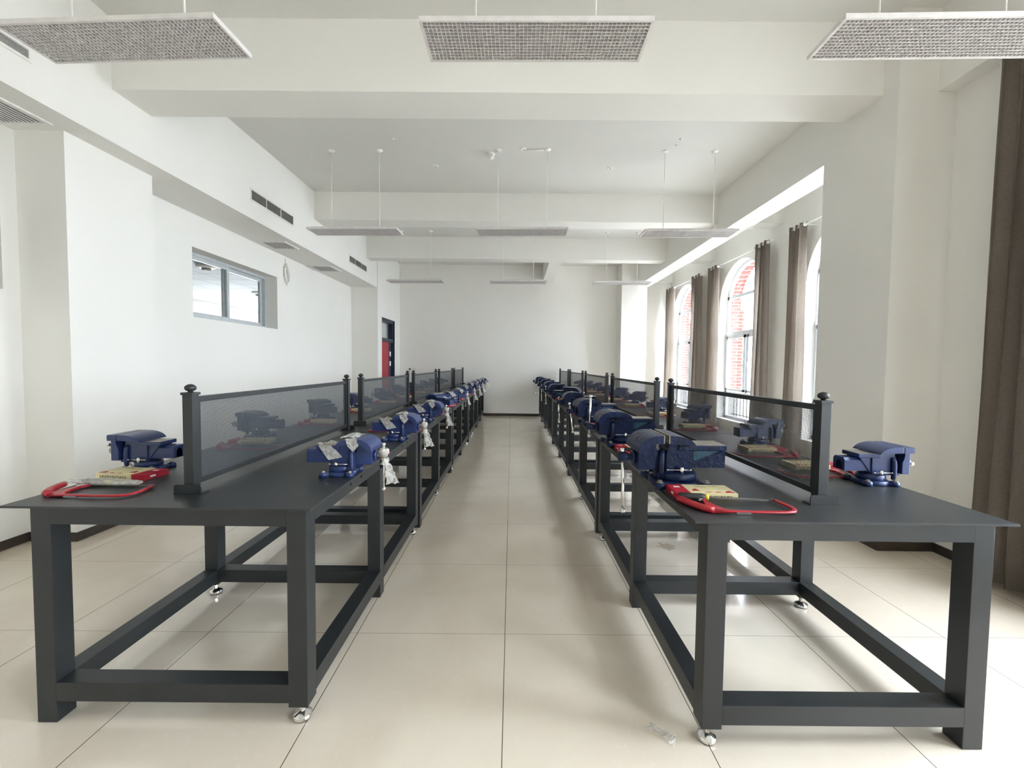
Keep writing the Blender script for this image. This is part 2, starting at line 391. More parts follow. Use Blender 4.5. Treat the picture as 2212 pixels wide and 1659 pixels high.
# beams, girders, columns
struct(MB().box(XL, XG, YF, 9.1, 2.91, ZC).build('trim_1', 'wall'), 'white bulkhead along the left wall')
struct(MB().box(2.90, 3.20, YF, YB, 3.24, ZC).build('trim_2', 'wall'), 'white girder above the windows')
struct(MB().box(XG, 2.90, 3.18, 3.52, 3.29, ZC).build('trim_3', 'wall'), 'nearest white cross beam')
struct(MB().box(XG, 2.90, 6.30, 6.62, 3.40, ZC).box(3.20, XR, 6.27, 6.55, 3.40, ZC).build('trim_4', 'wall'), 'second white cross beam')
struct(MB().box(XG, 2.90, 8.46, 8.72, 3.38, ZC).box(3.20, XR, 8.42, 8.69, 3.38, ZC).build('trim_5', 'wall'), 'third white cross beam')
struct(MB().box(.645, .905, 8.72, YB, 3.40, ZC).build('trim_6', 'wall'), 'short beam running to the back wall')
struct(MB().box(3.13, XR, 10.66, YB, 3.40, ZC).build('trim_7', 'wall'))
struct(MB().box(2.63, 3.95, 3.05, 3.76, 0, ZC).build('trim_8', 'wall'), 'white column between the windows')
struct(MB().box(2.52, 3.13, 10.36, YB, 0, ZC).build('trim_9', 'wall'), 'white column in the far right corner')
struct(MB().box(XL, -3.172, 3.02, 3.74, 0, 2.91).build('trim_10', 'wall'), 'white column on the left wall')
# skirting
hS, tS = .066, .008
def skirt(name, segs):
    b = MB()
    for x0, x1, y0, y1 in segs: b.box(x0, x1, y0, y1, 0, hS, .0015)
    struct(b.build(name, 'skirt'))
skirt('baseboard_back', [(XG + .02, 2.52, YB - tS, YB), (3.13, XR, YB - tS, YB), (2.52, 3.13, 10.36 - tS, 10.36), (2.52 - tS, 2.52, 10.36 - tS, YB)])
skirt('baseboard_left', [(XL, XL + tS, YF, 3.02), (XL, XL + tS, 3.74, 9.1), (XL, -3.172, 3.02 - tS, 3.02), (-3.172, -3.172 + tS, 3.02 - tS, 3.74 + tS), (XL, -3.172, 3.74, 3.74 + tS),
                         (XL, XG + .015, 9.1 - tS, 9.1), (XG + .015, XG + .015 + tS, 9.1 - tS, DY0), (XG + .015, XG + .015 + tS, DY1, YB)])
skirt('baseboard_right', [(XN - tS, XN, YF, 3.05), (2.63, XN, 3.05 - tS, 3.05), (2.63 - tS, 2.63, 3.05 - tS, 3.76 + tS), (2.63, XR, 3.76, 3.76 + tS), (XR - tS, XR, 3.76, 10.36), ])

# ------------------------------------------------------------------ arched windows on the right
wn = [0]
def arched_window(yc, x):
    wn[0] += 1
    root = thing('window_%d' % wn[0], '', '', (0, 0, 0)); del root['label']; del root['category']; root['kind'] = 'structure'
    hw = .74; zs, zp = .35, 2.43; x0, x1 = x + .145, x + .195; f = .05
    b = MB(); n = 24
    for i in range(n):   # arch ring
        a0, a1 = PI * i / n, PI * (i + 1) / n
        P = lambda a, r: (yc - r * math.cos(a), zp + r * math.sin(a))
        b.prism([P(a0, hw), P(a1, hw), P(a1, hw - f), P(a0, hw - f)], x0, x1, 'X')
    for sg in (-1, 1): b.box(x0, x1, min(yc + sg * hw, yc + sg * (hw - f)), max(yc + sg * hw, yc + sg * (hw - f)), zs, zp)
    b.box(x0, x1, yc - hw, yc + hw, zs, zs + f).box(x0, x1, yc - hw, yc + hw, 2.60 - .03, 2.60 + .025)
    b.box(x0 - .01, x1, yc - hw, yc + hw, 1.93 - .05, 1.93 + .03).box(x0, x1, yc - hw, yc + hw, .80, .86)
    b.box(x0, x1, yc - .03, yc + .03, .86, 1.93)
    b.build('frame', 'pvc', root)
    b = MB()
    for sg in (-1, 1):
        y0, y1 = sorted((yc + sg * .035, yc + sg * (hw - f)))
        b.box(x0 - .02, x0 + .01, y0, y0 + .045, .87, 1.88).box(x0 - .02, x0 + .01, y1 - .045, y1, .87, 1.88).box(x0 - .02, x0 + .01, y0, y1, .87, .915).box(x0 - .02, x0 + .01, y0, y1, 1.835, 1.88)
        b.box(x0 - .03, x0 - .02, yc + sg * .06 - .008, yc + sg * .06 + .008, 1.30, 1.42)
    b.build('sash', 'pvc', root)
    pts = [(yc - hw + .02, zs + .02)] + [(yc - (hw - .02) * math.cos(PI * i / n), zp + (hw - .02) * math.sin(PI * i / n)) for i in range(n + 1)] + [(yc + hw - .02, zs + .02)]
    b = MB(); vsx = [b.bm.verts.new((x0 + .025, p[0], p[1])) for p in pts]; b.bm.faces.new(vsx); b.build('pane', 'glass', root)
    # railing just outside the glass
    b = MB(); xr = x + .30
    b.cyl((xr, yc - hw, .80), (xr, yc + hw, .80), .012, n=8).cyl((xr, yc - hw, .42), (xr, yc + hw, .42), .010, n=8)
    for i in range(13):
        yy = yc - hw + .06 + i * (2 * hw - .12) / 12; b.cyl((xr, yy, .35), (xr, yy, .80), .0065, n=6)
    b.build('railing', 'iron_rail', root)
    pl = portal(x + .42, yc, 1.78, 1.62, 2.86)
def curtain(x, y0, y1, ztop, zbot, label, phase=0., folds=5, rodend=None):
    root = thing('curtain', label, 'curtain', (x, (y0 + y1) / 2, zbot), 0, 'curtains at the arched windows')
    b = MB(); bm = b.bm; L = y1 - y0; nseg = folds * 12; H = ztop - zbot; rings = []
    for k in range(15):
        t = k / 14; z = H * t; spread = 1.0 + .16 * (1 - t) ; row = []
        for i in range(nseg + 1):
            s_ = i / nseg; ph = s_ * folds * 2 * PI + phase
            amp = .048 * (1 - .25 * t) ; yy = (s_ - .5) * L * spread + .012 * math.sin(ph * 2 + 1.3 * t)
            row.append(bm.verts.new((amp * math.sin(ph) + .008 * math.sin(ph * .37 + 4 * t), yy, z)))
        rings.append(row)
    for A, B in zip(rings, rings[1:]):
        for i in range(nseg):
            f = bm.faces.new((A[i], A[i + 1], B[i + 1], B[i])); f.smooth = True
    bmesh.ops.solidify(bm, geom=list(bm.faces), thickness=.004)
    b.build('drape', 'curtain', root)
    for i in range(folds + 1):
        yy = -L / 2 + L * i / folds; b = MB()
        b.lathe((0, max(-L / 2, min(L / 2, yy)), H - .035), [(.018, -.003), (.026, -.003), (.026, .003), (.018, .003)], 16, 'Y').build('eyelet', 'rod', root)
    return root
def rod(x, y0, y1, z, label):
    root = thing('curtain_rod', label, 'curtain rod', (x, (y0 + y1) / 2, z), 0, 'white curtain rods above the windows')
    L = y1 - y0
    MB().cyl((0, -L / 2, 0), (0, L / 2, 0), .011, n=12).build('pole', 'rod', root)
    for sg in (-1, 1):
        MB().lathe((0, sg * L / 2 + (0 if sg > 0 else -.045), 0), [(.012, 0), (.020, .006), (.022, .03), (.012, .045)], 14, 'Y').build('end_cap', 'rod', root)
        MB().cyl((0, sg * (L / 2 - .30), 0), (.15, sg * (L / 2 - .30), 0), .006, n=8).build('bracket', 'rod', root)
    return root
for wdef in WIN_R: arched_window(wdef[0], XR)
for wdef in WIN_N: arched_window(wdef[0], XN)
for (a, c, lab, ph) in ((10.12, 10.62, 'taupe curtain at the far end of the farthest arched window', 0.), (8.68, 9.12, 'taupe curtain at the near end of the farthest arched window', 1.2),
                        (7.95, 8.33, 'taupe curtain at the far end of the middle arched window', .4), (6.40, 6.73, 'taupe curtain at the near end of the middle arched window', 2.),
                        (5.59, 5.89, 'taupe curtain beside the window half hidden by the white column', .9)):
    curtain(3.70, a, c, 3.20, .06, lab, ph, 3)
rod(3.70, 8.60, 10.60, 3.165, 'white curtain rod above the farthest arched window')
rod(3.70, 6.34, 8.34, 3.165, 'white curtain rod above the middle arched window')
rod(3.70, 3.95, 5.90, 3.165, 'white curtain rod running behind the near white column')
curtain(2.915, 2.12, 2.66, 3.20, .035, 'long grey taupe curtain at the right edge, behind the near right bench', .5, 6)
# brick reveals and piers outside
def brick_arch(yc, x):
    b = MB(); n = 20; hw = .74; zp = 2.43
    for i in range(n):
        a0, a1 = PI * i / n, PI * (i + 1) / n
        P = lambda a, r: (yc - r * math.cos(a), zp + r * math.sin(a))
        b.prism([P(a0, hw + .28), P(a1, hw + .28), P(a1, hw), P(a0, hw)], x + .205, x + .40, 'X')
    for sg in (-1, 1):
        y0, y1 = sorted((yc + sg * hw, yc + sg * (hw + .28)))
        b.m(0).box(x + .205, x + .40, y0, y1, .84, zp).m(1).box(x + .205, x + .40, y0, y1, -.3, .84)  # pale lower jamb stands for overexposed brick, brightness put into its colour
        y0, y1 = sorted((yc + sg * (hw - .0), yc + sg * (hw + .34)))
        b.m(0).box(x + .40, x + .47, y0, y1, .84, 2.40)
    return struct(b.build('wall_brick_%d' % int(yc * 10 + 100), ['brick', 'ground']), 'red brick arch outside the window')
for wdef in WIN_R: brick_arch(wdef[0], XR)
for wdef in WIN_N: brick_arch(wdef[0], XN)
struct(MB().box(4.3, 60, -50, 60, -.5, -.35).build('ground', 'ground'))

# ------------------------------------------------------------------ sliding windows in the left wall and the room beyond
def sliding_window(yc, nm):
    root = thing(nm, '', '', (0, 0, 0)); del root['label']; del root['category']; root['kind'] = 'structure'
    y0, y1, z0, z1 = yc - .82, yc + .82, 1.795, 2.552; xo = XL - .25
    b = MB(); f = .035
    b.box(xo, xo + .085, y0, y0 + f, z0, z1).box(xo, xo + .085, y1 - f, y1, z0, z1).box(xo, xo + .085, y0 + f, y1 - f, z0, z0 + f).box(xo, xo + .085, y0 + f, y1 - f, z1 - f, z1)
    b.build('frame', 'alu', root)
    for (a, c, xx) in ((y0 + f, yc + .03, xo + .048), (yc - .03, y1 - f, xo + .012)):
        b = MB(); g = .045
        b.box(xx, xx + .028, a, a + g, z0 + f, z1 - f).box(xx, xx + .028, c - g, c, z0 + f, z1 - f).box(xx, xx + .028, a + g, c - g, z0 + f, z0 + f + g).box(xx, xx + .028, a + g, c - g, z1 - f - g, z1 - f)
        sh = b.build('sash', 'alu', root)
        MB().box(xx + .012, xx + .016, a + g, c - g, z0 + f + g, z1 - f - g).build('pane', 'glass', sh)
sliding_window(5.46, 'window_8'); sliding_window(2.10, 'window_9')
struct(MB().box(-8.6, XL - .25, -1.5, 19.0, 2.95, 3.05).build('ceiling_next_room', 'tileceil'))
struct(MB().box(-8.6, XL - .25, -1.5, 19.0, -.12, -.001).build('floor_next_room', 'floor'))
struct(MB().box(-8.8, XL - .25, 19.0, 19.2, 0, 3.05).build('wall_next_room_back', 'wall'))
struct(MB().box(-8.8, XL - .25, -1.7, -1.5, 0, 3.05).build('wall_next_room_front', 'wall'))
struct(MB().box(-8.8, -8.6, -1.5, 8.0, 0, 3.05).box(-8.8, -8.6, 8.0, 11.0, 0, 3.05).box(-8.8, -8.6, 11.0, 18.0, 0, .7).box(-8.8, -8.6, 11.0, 18.0, 1.9, 3.05).box(-8.8, -8.6, 18.0, 19.0, 0, 3.05).build('wall_next_room_left', 'wall'))  # strip opening, unseen, added and sized to light this room
struct(MB().box(XL - .26, XL - .25, YB, 19.0, 0, 3.05).build('wall_next_room_right', 'wall'))
for i, (x, y) in enumerate(((-5.3, 7.3), (-4.9, 8.0), (-6.1, 10.1))):
    o = thing('ceiling_lamp', ('nearest of the round lamps seen through the sliding window', 'middle round lamp seen through the sliding window', 'farthest round lamp seen through the sliding window')[i], 'ceiling lamp', (x, y, 2.95), 0, 'round lamps in the room beyond the window')
    MB().lathe((0, 0, -.06), [(.10, 0), (.15, .02), (.15, .058)], 24).build('shade', 'rod', o)
    MB().lathe((0, 0, -.10), [(.05, 0), (.07, .01), (.07, .04)], 20).build('base', 'reflector', o)

# ------------------------------------------------------------------ door
root = thing('door_1', '', '', (0, 0, 0)); del root['label']; del root['category']; root['kind'] = 'structure'
xf = XG + .015
b = MB(); t = .05
b.box(xf - .13, xf - .02, DY1 - .09, DY1, 0, DZ).box(xf - .13, xf - .02, DY0, DY0 + .06, 0, DZ).box(xf - .13, xf - .02, DY0 + .06, DY1 - .09, DZ - .07, DZ).box(xf - .13, xf - .02, DY0 + .06, DY1 - .09, 1.80, 1.88)
b.build('frame', 'doornavy', root)
b = MB(); b.box(xf - .06, xf + .004, DY1, DY1 + .035, 0, DZ + .03).box(xf - .06, xf + .004, DY0 - .03, DY0, 0, DZ + .03).box(xf - .06, xf + .004, DY0, DY1, DZ, DZ + .03); b.build('casing', 'grille', root)
lf = MB().box(xf - .10, xf - .055, DY0 + .06, DY1 - .30, .01, 1.80, .002).build('door_leaf', 'doorred', root); lf['label'] = 'red door leaf'
nv = MB().box(xf - .10, xf - .05, DY1 - .30, DY1 - .09, .01, 1.80, .002).build('stile', 'doornavy', root)
for z in (1.53, 1.30): MB().box(xf - .05, xf - .042, DY1 - .26, DY1 - .15, z - .055, z + .055, .002).build('plate', 'grille', nv)
MB().box(xf - .08, xf - .075, DY0 + .06, DY1 - .09, 1.88, DZ - .07).build('pane', 'glass', root)

# sockets on the back wall, switch beside the door
for i, (x, m, lab) in enumerate(((-2.70, 'plug', 'dark wall socket on the back wall, left of the pair'), (-2.585, 'wire', 'pale wall switch on the back wall, right of the dark socket'))):
    o = thing('wall_socket', lab, 'socket', (x, YB, 1.16), 0)
    MB().box(-.034, .034, -.010, 0, -.034, .034, .003).build('cover_plate', 'grille', o)
    MB().box(-.026, .026, -.014, -.009, -.012, .024, .002).build('insert', m, o)

# ------------------------------------------------------------------ vents in the bulkhead
def side_vent(y0, y1, z0, z1, label):
    L = y1 - y0; Hh = z1 - z0
    o = thing('air_vent', label, 'air vent', (XG, (y0 + y1) / 2, z0), 0, 'long air vents in the side of the bulkhead')
    MB().box(-.03, .0012, -L / 2 + .012, L / 2 - .012, .012, Hh - .012).build('duct_shade', 'dark', o)  # black slab on the bulkhead, coloured as the shade behind the slats
    b = MB(); f = .016
    b.box(0, .008, -L / 2, L / 2, 0, f).box(0, .008, -L / 2, L / 2, Hh - f, Hh).box(0, .008, -L / 2, -L / 2 + f, f, Hh - f).box(0, .008, L / 2 - f, L / 2, f, Hh - f)
    for q in (-1, 1): b.box(.001, .007, q * L / 6 - .004, q * L / 6 + .004, f, Hh - f)
    b.build('frame', 'grille', o)
    b = MB(); n = 6
    for i in range(n):
        z = f + (Hh - 2 * f) * (i + .5) / n
        b.box(.002, .006, -L / 2 + f, L / 2 - f, z - .0014, z + .0014)
    b.build('slats', 'grille', o)
side_vent(4.79, 5.71, 3.105, 3.245, 'long slatted air vent above the small sliding window')
side_vent(7.58, 8.475, 3.085, 3.222, 'long slatted air vent nearest the back wall')
side_vent(1.73, 2.655, 3.113, 3.20, 'slatted air vent at the top left corner of the picture')
def soffit_grille(y0, y1, x0, x1, label):
    o = thing('ceiling_grille', label, 'air grille', ((x0 + x1) / 2, (y0 + y1) / 2, 2.91), 0, 'square air grilles under the bulkhead')
    W_, L = (x1 - x0), (y1 - y0)
    MB().box(-W_ / 2 + .02, W_ / 2 - .02, -L / 2 + .02, L / 2 - .02, -.001, .03).build('duct_shade', 'dark', o)  # black slab under the soffit, coloured as the shade above the slats
    b = MB(); f = .028
    b.box(-W_ / 2, W_ / 2, -L / 2, -L / 2 + f, -.01, 0).box(-W_ / 2, W_ / 2, L / 2 - f, L / 2, -.01, 0).box(-W_ / 2, -W_ / 2 + f, -L / 2 + f, L / 2 - f, -.01, 0).box(W_ / 2 - f, W_ / 2, -L / 2 + f, L / 2 - f, -.01, 0)
    b.build('frame', 'grille', o)
    b = MB(); n = 10
    for i in range(n):
        x = -W_ / 2 + f + (W_ - 2 * f) * (i + .5) / n; b.box(x - .0045, x + .0045, -L / 2 + f, L / 2 - f, -.008, -.003)
    b.build('slats', 'grille', o)
soffit_grille(5.69, 6.07, -3.45, -3.08, 'square air grille under the bulkhead, next to the cable coil')
soffit_grille(7.08, 7.52, -3.47, -3.08, 'square air grille under the bulkhead, nearest the back wall')
soffit_grille(2.20, 2.94, -3.50, -3.16, 'square air grille under the bulkhead at the left picture edge')

# coiled cable
b = MB(); 
for k in range(4):
    r = .075 + .012 * k; zc = -.20 - .012 * k
    pts = [(.012 + .01 * math.sin(3 * a + k), r * .62 * math.sin(a) + .01 * k, zc + r * 1.5 * math.cos(a)) for a in [2 * PI * i / 28 for i in range(28)]]
    b.tube(pts, .0035, 6, closed=True)
b.tube([(.012, 0, 0), (.012, -.004, -.05), (.014, .006, -.10), (.016, 0, -.14)], .0045, 6)
b.tube([(.014, .02, -.12), (.02, .07, -.25), (.018, .10, -.33)], .003, 6)
o = b.build('cable_coil', 'wire', loc=(XL, 6.49, 2.88)); tag(o, 'loose coil of pale cable hanging under the bulkhead', 'cable')

# ------------------------------------------------------------------ hanging lamps
def make_lamp(label):
    o = thing('pendant_lamp', label, 'lamp', (0, 0, 0), 0, 'hanging louvre lamps')
    W_, D, hh = 1.055, .262, .022
    b = MB(); f = .012
    b.box(-W_ / 2, W_ / 2, -D / 2, -D / 2 + f, 0, hh, .001).box(-W_ / 2, W_ / 2, D / 2 - f, D / 2, 0, hh, .001).box(-W_ / 2, -W_ / 2 + f, -D / 2 + f, D / 2 - f, 0, hh).box(W_ / 2 - f, W_ / 2, -D / 2 + f, D / 2 - f, 0, hh)
    b.box(-W_ / 2 + f, W_ / 2 - f, -D / 2 + f, D / 2 - f, hh - .004, hh + .002)
    b.box(-W_ / 2 + .04, W_ / 2 - .04, -D / 2 + .03, D / 2 - .03, hh + .002, hh + .014, .003)
    b.build('housing', 'lamp', o)
    MB().box(-W_ / 2 + f, W_ / 2 - f, -D / 2 + f, D / 2 - f, hh - .0055, hh - .0042).build('reflector', 'reflector', o)  # white pan; the dimness of an unlit lamp is put into its grey
    b = MB(); nx, ny = 54, 12; ix, iy = W_ / 2 - f, D / 2 - f; th = .0011
    for i in range(1, nx):
        x = -ix + 2 * ix * i / nx; b.box(x - th, x + th, -iy, iy, .0015, .0135)
    for i in range(1, ny):
        y = -iy + 2 * iy * i / ny; b.box(-ix, ix, y - th, y + th, .0015, .0135)
    b.build('louvre', 'lamp', o)
    top = ZC - 2.854
    for sx in (-.285, .285):
        MB().cyl((sx, 0, hh + .01), (sx, 0, top - .01), .0042, n=8).build('rod', 'rod', o)
        MB().lathe((sx, 0, top - .022), [(.006, 0), (.018, .003), (.034, .012), (.038, .020), (.038, .022)], 20).build('ceiling_rose', 'rod', o)
    dv = MB().box(.30, .44, -.03, .03, hh + .014, hh + .034, .004).build('driver_box', 'lamp', o)
    b = MB().tube([(.30, 0, hh + .022), (.27, .01, hh + .03), (.24, 0, hh + .018)], .004, 6); b.build('cord', 'rod', dv)
    return o
L0 = make_lamp('hanging louvre lamp at the top centre of the picture'); remember(L0)
LAMPS = [(0.0725, 2.101, -.009, None), (-1.893, 2.117, -.047, 'hanging louvre lamp at the top left corner of the picture'), (1.96, 2.063, -.025, 'hanging louvre lamp cut by the top right picture edge'),
         (.048, 5.04, -.04, 'middle-distance louvre lamp hanging over the aisle'), (-1.914, 5.09, -.026, 'middle-distance louvre lamp hanging over the left bench row'), (1.978, 5.04, -.031, 'middle-distance louvre lamp hanging over the right bench row'),
         (.016, 8.09, -.05, 'farthest louvre lamp hanging over the aisle'), (-1.917, 8.12, -.05, 'farthest louvre lamp hanging over the left bench row'), (1.96, 8.10, -.04, 'farthest louvre lamp hanging over the right bench row')]
for i, (x, y, rz, lab) in enumerate(LAMPS):
    if i == 0: L0.location = (x, y, 2.854); L0.rotation_euler = (0, 0, rz)
    else: dup(L0, (x, y, 2.854), rz, lab)

# small ceiling fittings
for i, (x, y, r, lab) in enumerate(((-1.396, 4.825, .018, 'tiny ceiling fixing between the left and middle lamps'), (-2.544, 5.269, .018, 'tiny ceiling fixing close to the bulkhead'),
        (-1.045, 5.464, .040, 'round cover plate on the ceiling left of the aisle lamp'), (1.152, 5.479, .040, 'round cover plate on the ceiling right of the aisle lamp'),
        (1.77, 4.774, .018, 'tiny ceiling fixing above the right lamp, the farther from its rods'), (1.771, 4.912, .018, 'tiny ceiling fixing above the right lamp, the nearer to its rods'))):
    o = thing('ceiling_cover', lab, 'ceiling fitting', (x, y, ZC))
    MB().lathe((0, 0, -.008), [(r * .7, 0), (r, .004), (r, .008)], 20).build('plate', 'rod', o)
    MB().lathe((0, 0, -.012), [(r * .22, 0), (r * .3, .004)], 10).build('screw', 'reflector', o)
o = thing('smoke_detector', 'small round detector beside the middle lamp rod on the ceiling', 'detector', (-.325, 5.13, ZC))
MB().lathe((0, 0, -.022), [(.030, 0), (.042, .008), (.044, .022)], 20).build('base', 'rod', o)
MB().lathe((0, 0, -.075), [(.012, 0), (.030, .02), (.030, .053)], 16).build('sensor_head', 'rod', o)
o = MB().tube([(0, 0, -.006), (.12, .01, -.012), (.24, .005, -.008)], .008, 8).lathe((0, 0, -.010), [(.032, 0), (.038, .005), (.038, .010)], 20).build('cable_cover', 'rod', loc=(.05, 5.02, ZC))
tag(o, 'short white cable run from a round plate to the middle lamp rod', 'cable cover')

# ------------------------------------------------------------------ workbenches
WB, LB, HB = 1.095, 1.858, .80
LEGW = .070
def make_bench(side, pattern):
    """local origin: floor at the near end, aisle side of the tabletop; x runs away from the aisle. pattern 0: aisle legs foot/full/foot"""
    o = thing('workbench', '', 'workbench', (0, 0, 0))
    d = -1 if side == 'L' else 1
    ia, oa = (.020, .095) if side == 'L' else (.048, .069)       # overhang aisle side / wall side
    def bx(b, x0, x1, *r, **k):
        a, c = sorted((d * x0, d * x1)); return b.box(a, c, *r, **k)
    b = MB(); bx(b, 0, WB, 0, LB, HB - .008, HB, .0008); b.build('tabletop', 'top', o)
    y0 = .012; ys = (y0, .857, 1.733)                             # leg positions along the bench
    xa, xb = ia, WB - oa
    b = MB(); za, zb_ = .732, HB - .008
    bx(b, xa + LEGW, xb - LEGW, y0, y0 + .045, za, zb_); bx(b, xa + LEGW, xb - LEGW, ys[2] + .025, ys[2] + LEGW, za, zb_)
    bx(b, xa, xa + .045, y0 + LEGW, ys[2], za, zb_); bx(b, xb - .045, xb, y0 + LEGW, ys[2], za, zb_)
    b.build('apron', 'steel', o)
    b = MB()                                                     # black plugs, the shade in the apron's fixing holes put into their colour
    for yy in (.432, .565, 1.335, 1.468):
        b.cyl((d * (xa - .0006), yy, .767), (d * (xa + .004), yy, .767), .0075, n=12)
    hl = b.build('bolt_hole', 'dark', o)
    for i, yy in enumerate(ys):
        for j, (x0, x1) in enumerate(((xa, xa + LEGW), (xb - LEGW, xb))):
            full = (i + j + pattern) % 2 == 1
            b = MB(); bx(b, x0, x1, yy, yy + LEGW, 0 if full else .064, HB - .008, .002)
            lg = b.build('leg', 'steel', o)
            if not full:
                cx, cy = d * (x0 + x1) / 2, yy + LEGW / 2
                MB().lathe((cx, cy, 0), [(.029, 0), (.030, .003), (.030, .004)], 28).m(1).lathe((cx, cy, .004), [(.0315, 0), (.0325, .003), (.0325, .012), (.030, .015), (.012, .024), (.010, .026)], 28).cyl((cx, cy, .026), (cx, cy, .048), .011, n=6, smooth=False).cyl((cx, cy, .048), (cx, cy, .066), .008, n=12).build('levelling_foot', ['rubber', 'chrome'], lg)
    zt, zz = .150, .080
    for (x0, x1) in ((xa, xa + LEGW), (xb - LEGW, xb)):
        for (q0, q1) in ((ys[0] + LEGW, ys[1]), (ys[1] + LEGW, ys[2])):
            b = MB(); bx(b, x0, x1, q0, q1, zz, zt, .0015); b.build('lower_rail', 'steel', o)
    for yy in ys:
        b = MB(); bx(b, xa + LEGW, xb - LEGW, yy, yy + LEGW, zz, zt, .0015); b.build('cross_rail', 'steel', o)
    b = MB(); bx(b, xa + LEGW, xb - LEGW, ys[1], ys[1] + .045, za, zb_); b.build('upper_brace', 'steel', o)
    return o
AL, AR = .008, .0082
LP0, RP0 = (-.7234, 1.479), (.6069, 1.412)      # aisle corner of each row at the near end
def row_pt(side, x_from_aisle, y_along):
    (x0, y0), a, d = ((LP0, AL, -1) if side == 'L' else (RP0, AR, 1))
    lx, ly = d * x_from_aisle, y_along
    return (x0 + lx * math.cos(a) - ly * math.sin(a), y0 + lx * math.sin(a) + ly * math.cos(a))
PITCH = 1.867
ORD = ['nearest', 'second', 'third', 'fourth', 'farthest']
for side in 'LR':
    protos = {}
    for k in range(5):
        pat = k % 2
        x, y = row_pt(side, 0, k * PITCH); a = AL if side == 'L' else AR
        rowname = 'left' if side == 'L' else 'right'
        lab = 'charcoal steel workbench, %s bench of the %s row' % (ORD[k], rowname)
        if pat not in protos:
            o = make_bench(side, pat); protos[pat] = o; o.location = (x, y, 0); o.rotation_euler = (0, 0, a)
            remember(o)
        else: o = dup(protos[pat], (x, y, 0), a)
        o['label'] = lab; o['group'] = 'steel workbenches of the %s row' % rowname

# ------------------------------------------------------------------ perforated screens on the benches
def make_screen():
    o = thing('divider_screen', '', 'screen', (0, 0, 0))
    Lp = 1.563; pw = .019
    for yy in (0, Lp):
        p = MB().box(-pw, pw, yy - pw, yy + pw, .004, .392, .0015).box(-pw - .004, pw + .004, yy - pw - .004, yy + pw + .004, .386, .396, .001).build('post', 'steel', o)
        MB().lathe((0, yy, .396), [(.010, 0), (.008, .004), (.0175, .009), (.0205, .017), (.0175, .025), (.008, .031), (.002, .032)], 20).build('ball_cap', 'steel', p)
        s_ = -1 if yy == 0 else 1
        fy = yy + s_ * (pw + .004)
        # folded foot plate, upright face with rounded corners
        w2, h2, r = .052, .038, .010
        pts = [(-w2, 0), (w2, 0)] + [(w2 - r + r * math.cos(t), h2 - r + r * math.sin(t)) for t in (0, PI / 4, PI / 2)] + [(-w2 + r + r * math.cos(t), h2 - r + r * math.sin(t)) for t in (PI / 2, 3 * PI / 4, PI)]
        fb = MB().prism(pts, min(fy, fy + s_ * .005), max(fy, fy + s_ * .005), 'Y').box(-w2, w2, yy - .03 if s_ < 0 else yy - .02, yy + .02 if s_ < 0 else yy + .03, 0, .004)
        fb.build('foot_plate', 'steel', o)
    b = MB()
    b.box(-.009, .009, pw, Lp - pw, .356, .378, .001).box(-.009, .009, pw, Lp - pw, .030, .052, .001).box(-.009, .009, pw, pw + .020, .052, .356).box(-.009, .009, Lp - pw - .020, Lp - pw, .052, .356)
    b.build('rails', 'steel', o)
    b = MB(); y0, y1 = pw + .018, Lp - pw - .018
    v = [b.bm.verts.new(q) for q in ((0, y0, .050), (0, y1, .050), (0, y1, .358), (0, y0, .358))]; b.bm.faces.new(v)
    b.build('perforated_panel', 'perf', o)
    for i in range(4):
        pass
    return o
SCR = None
for side in 'LR':
    for k in range(5):
        xo = .548 if side == 'L' else .564; yo = (.180 if side == 'L' else .206) + k * PITCH
        x, y = row_pt(side, xo, yo); a = AL if side == 'L' else AR; rn = 'left' if side == 'L' else 'right'
        if SCR is None: SCR = make_screen(); remember(SCR); o = SCR; o.location = (x, y, HB); o.rotation_euler = (0, 0, a)
        else: o = dup(SCR, (x, y, HB), a)
        o['label'] = 'dark perforated divider screen on the %s workbench of the %s row' % (ORD[k], rn)
        o['group'] = 'divider screens of the %s row' % rn

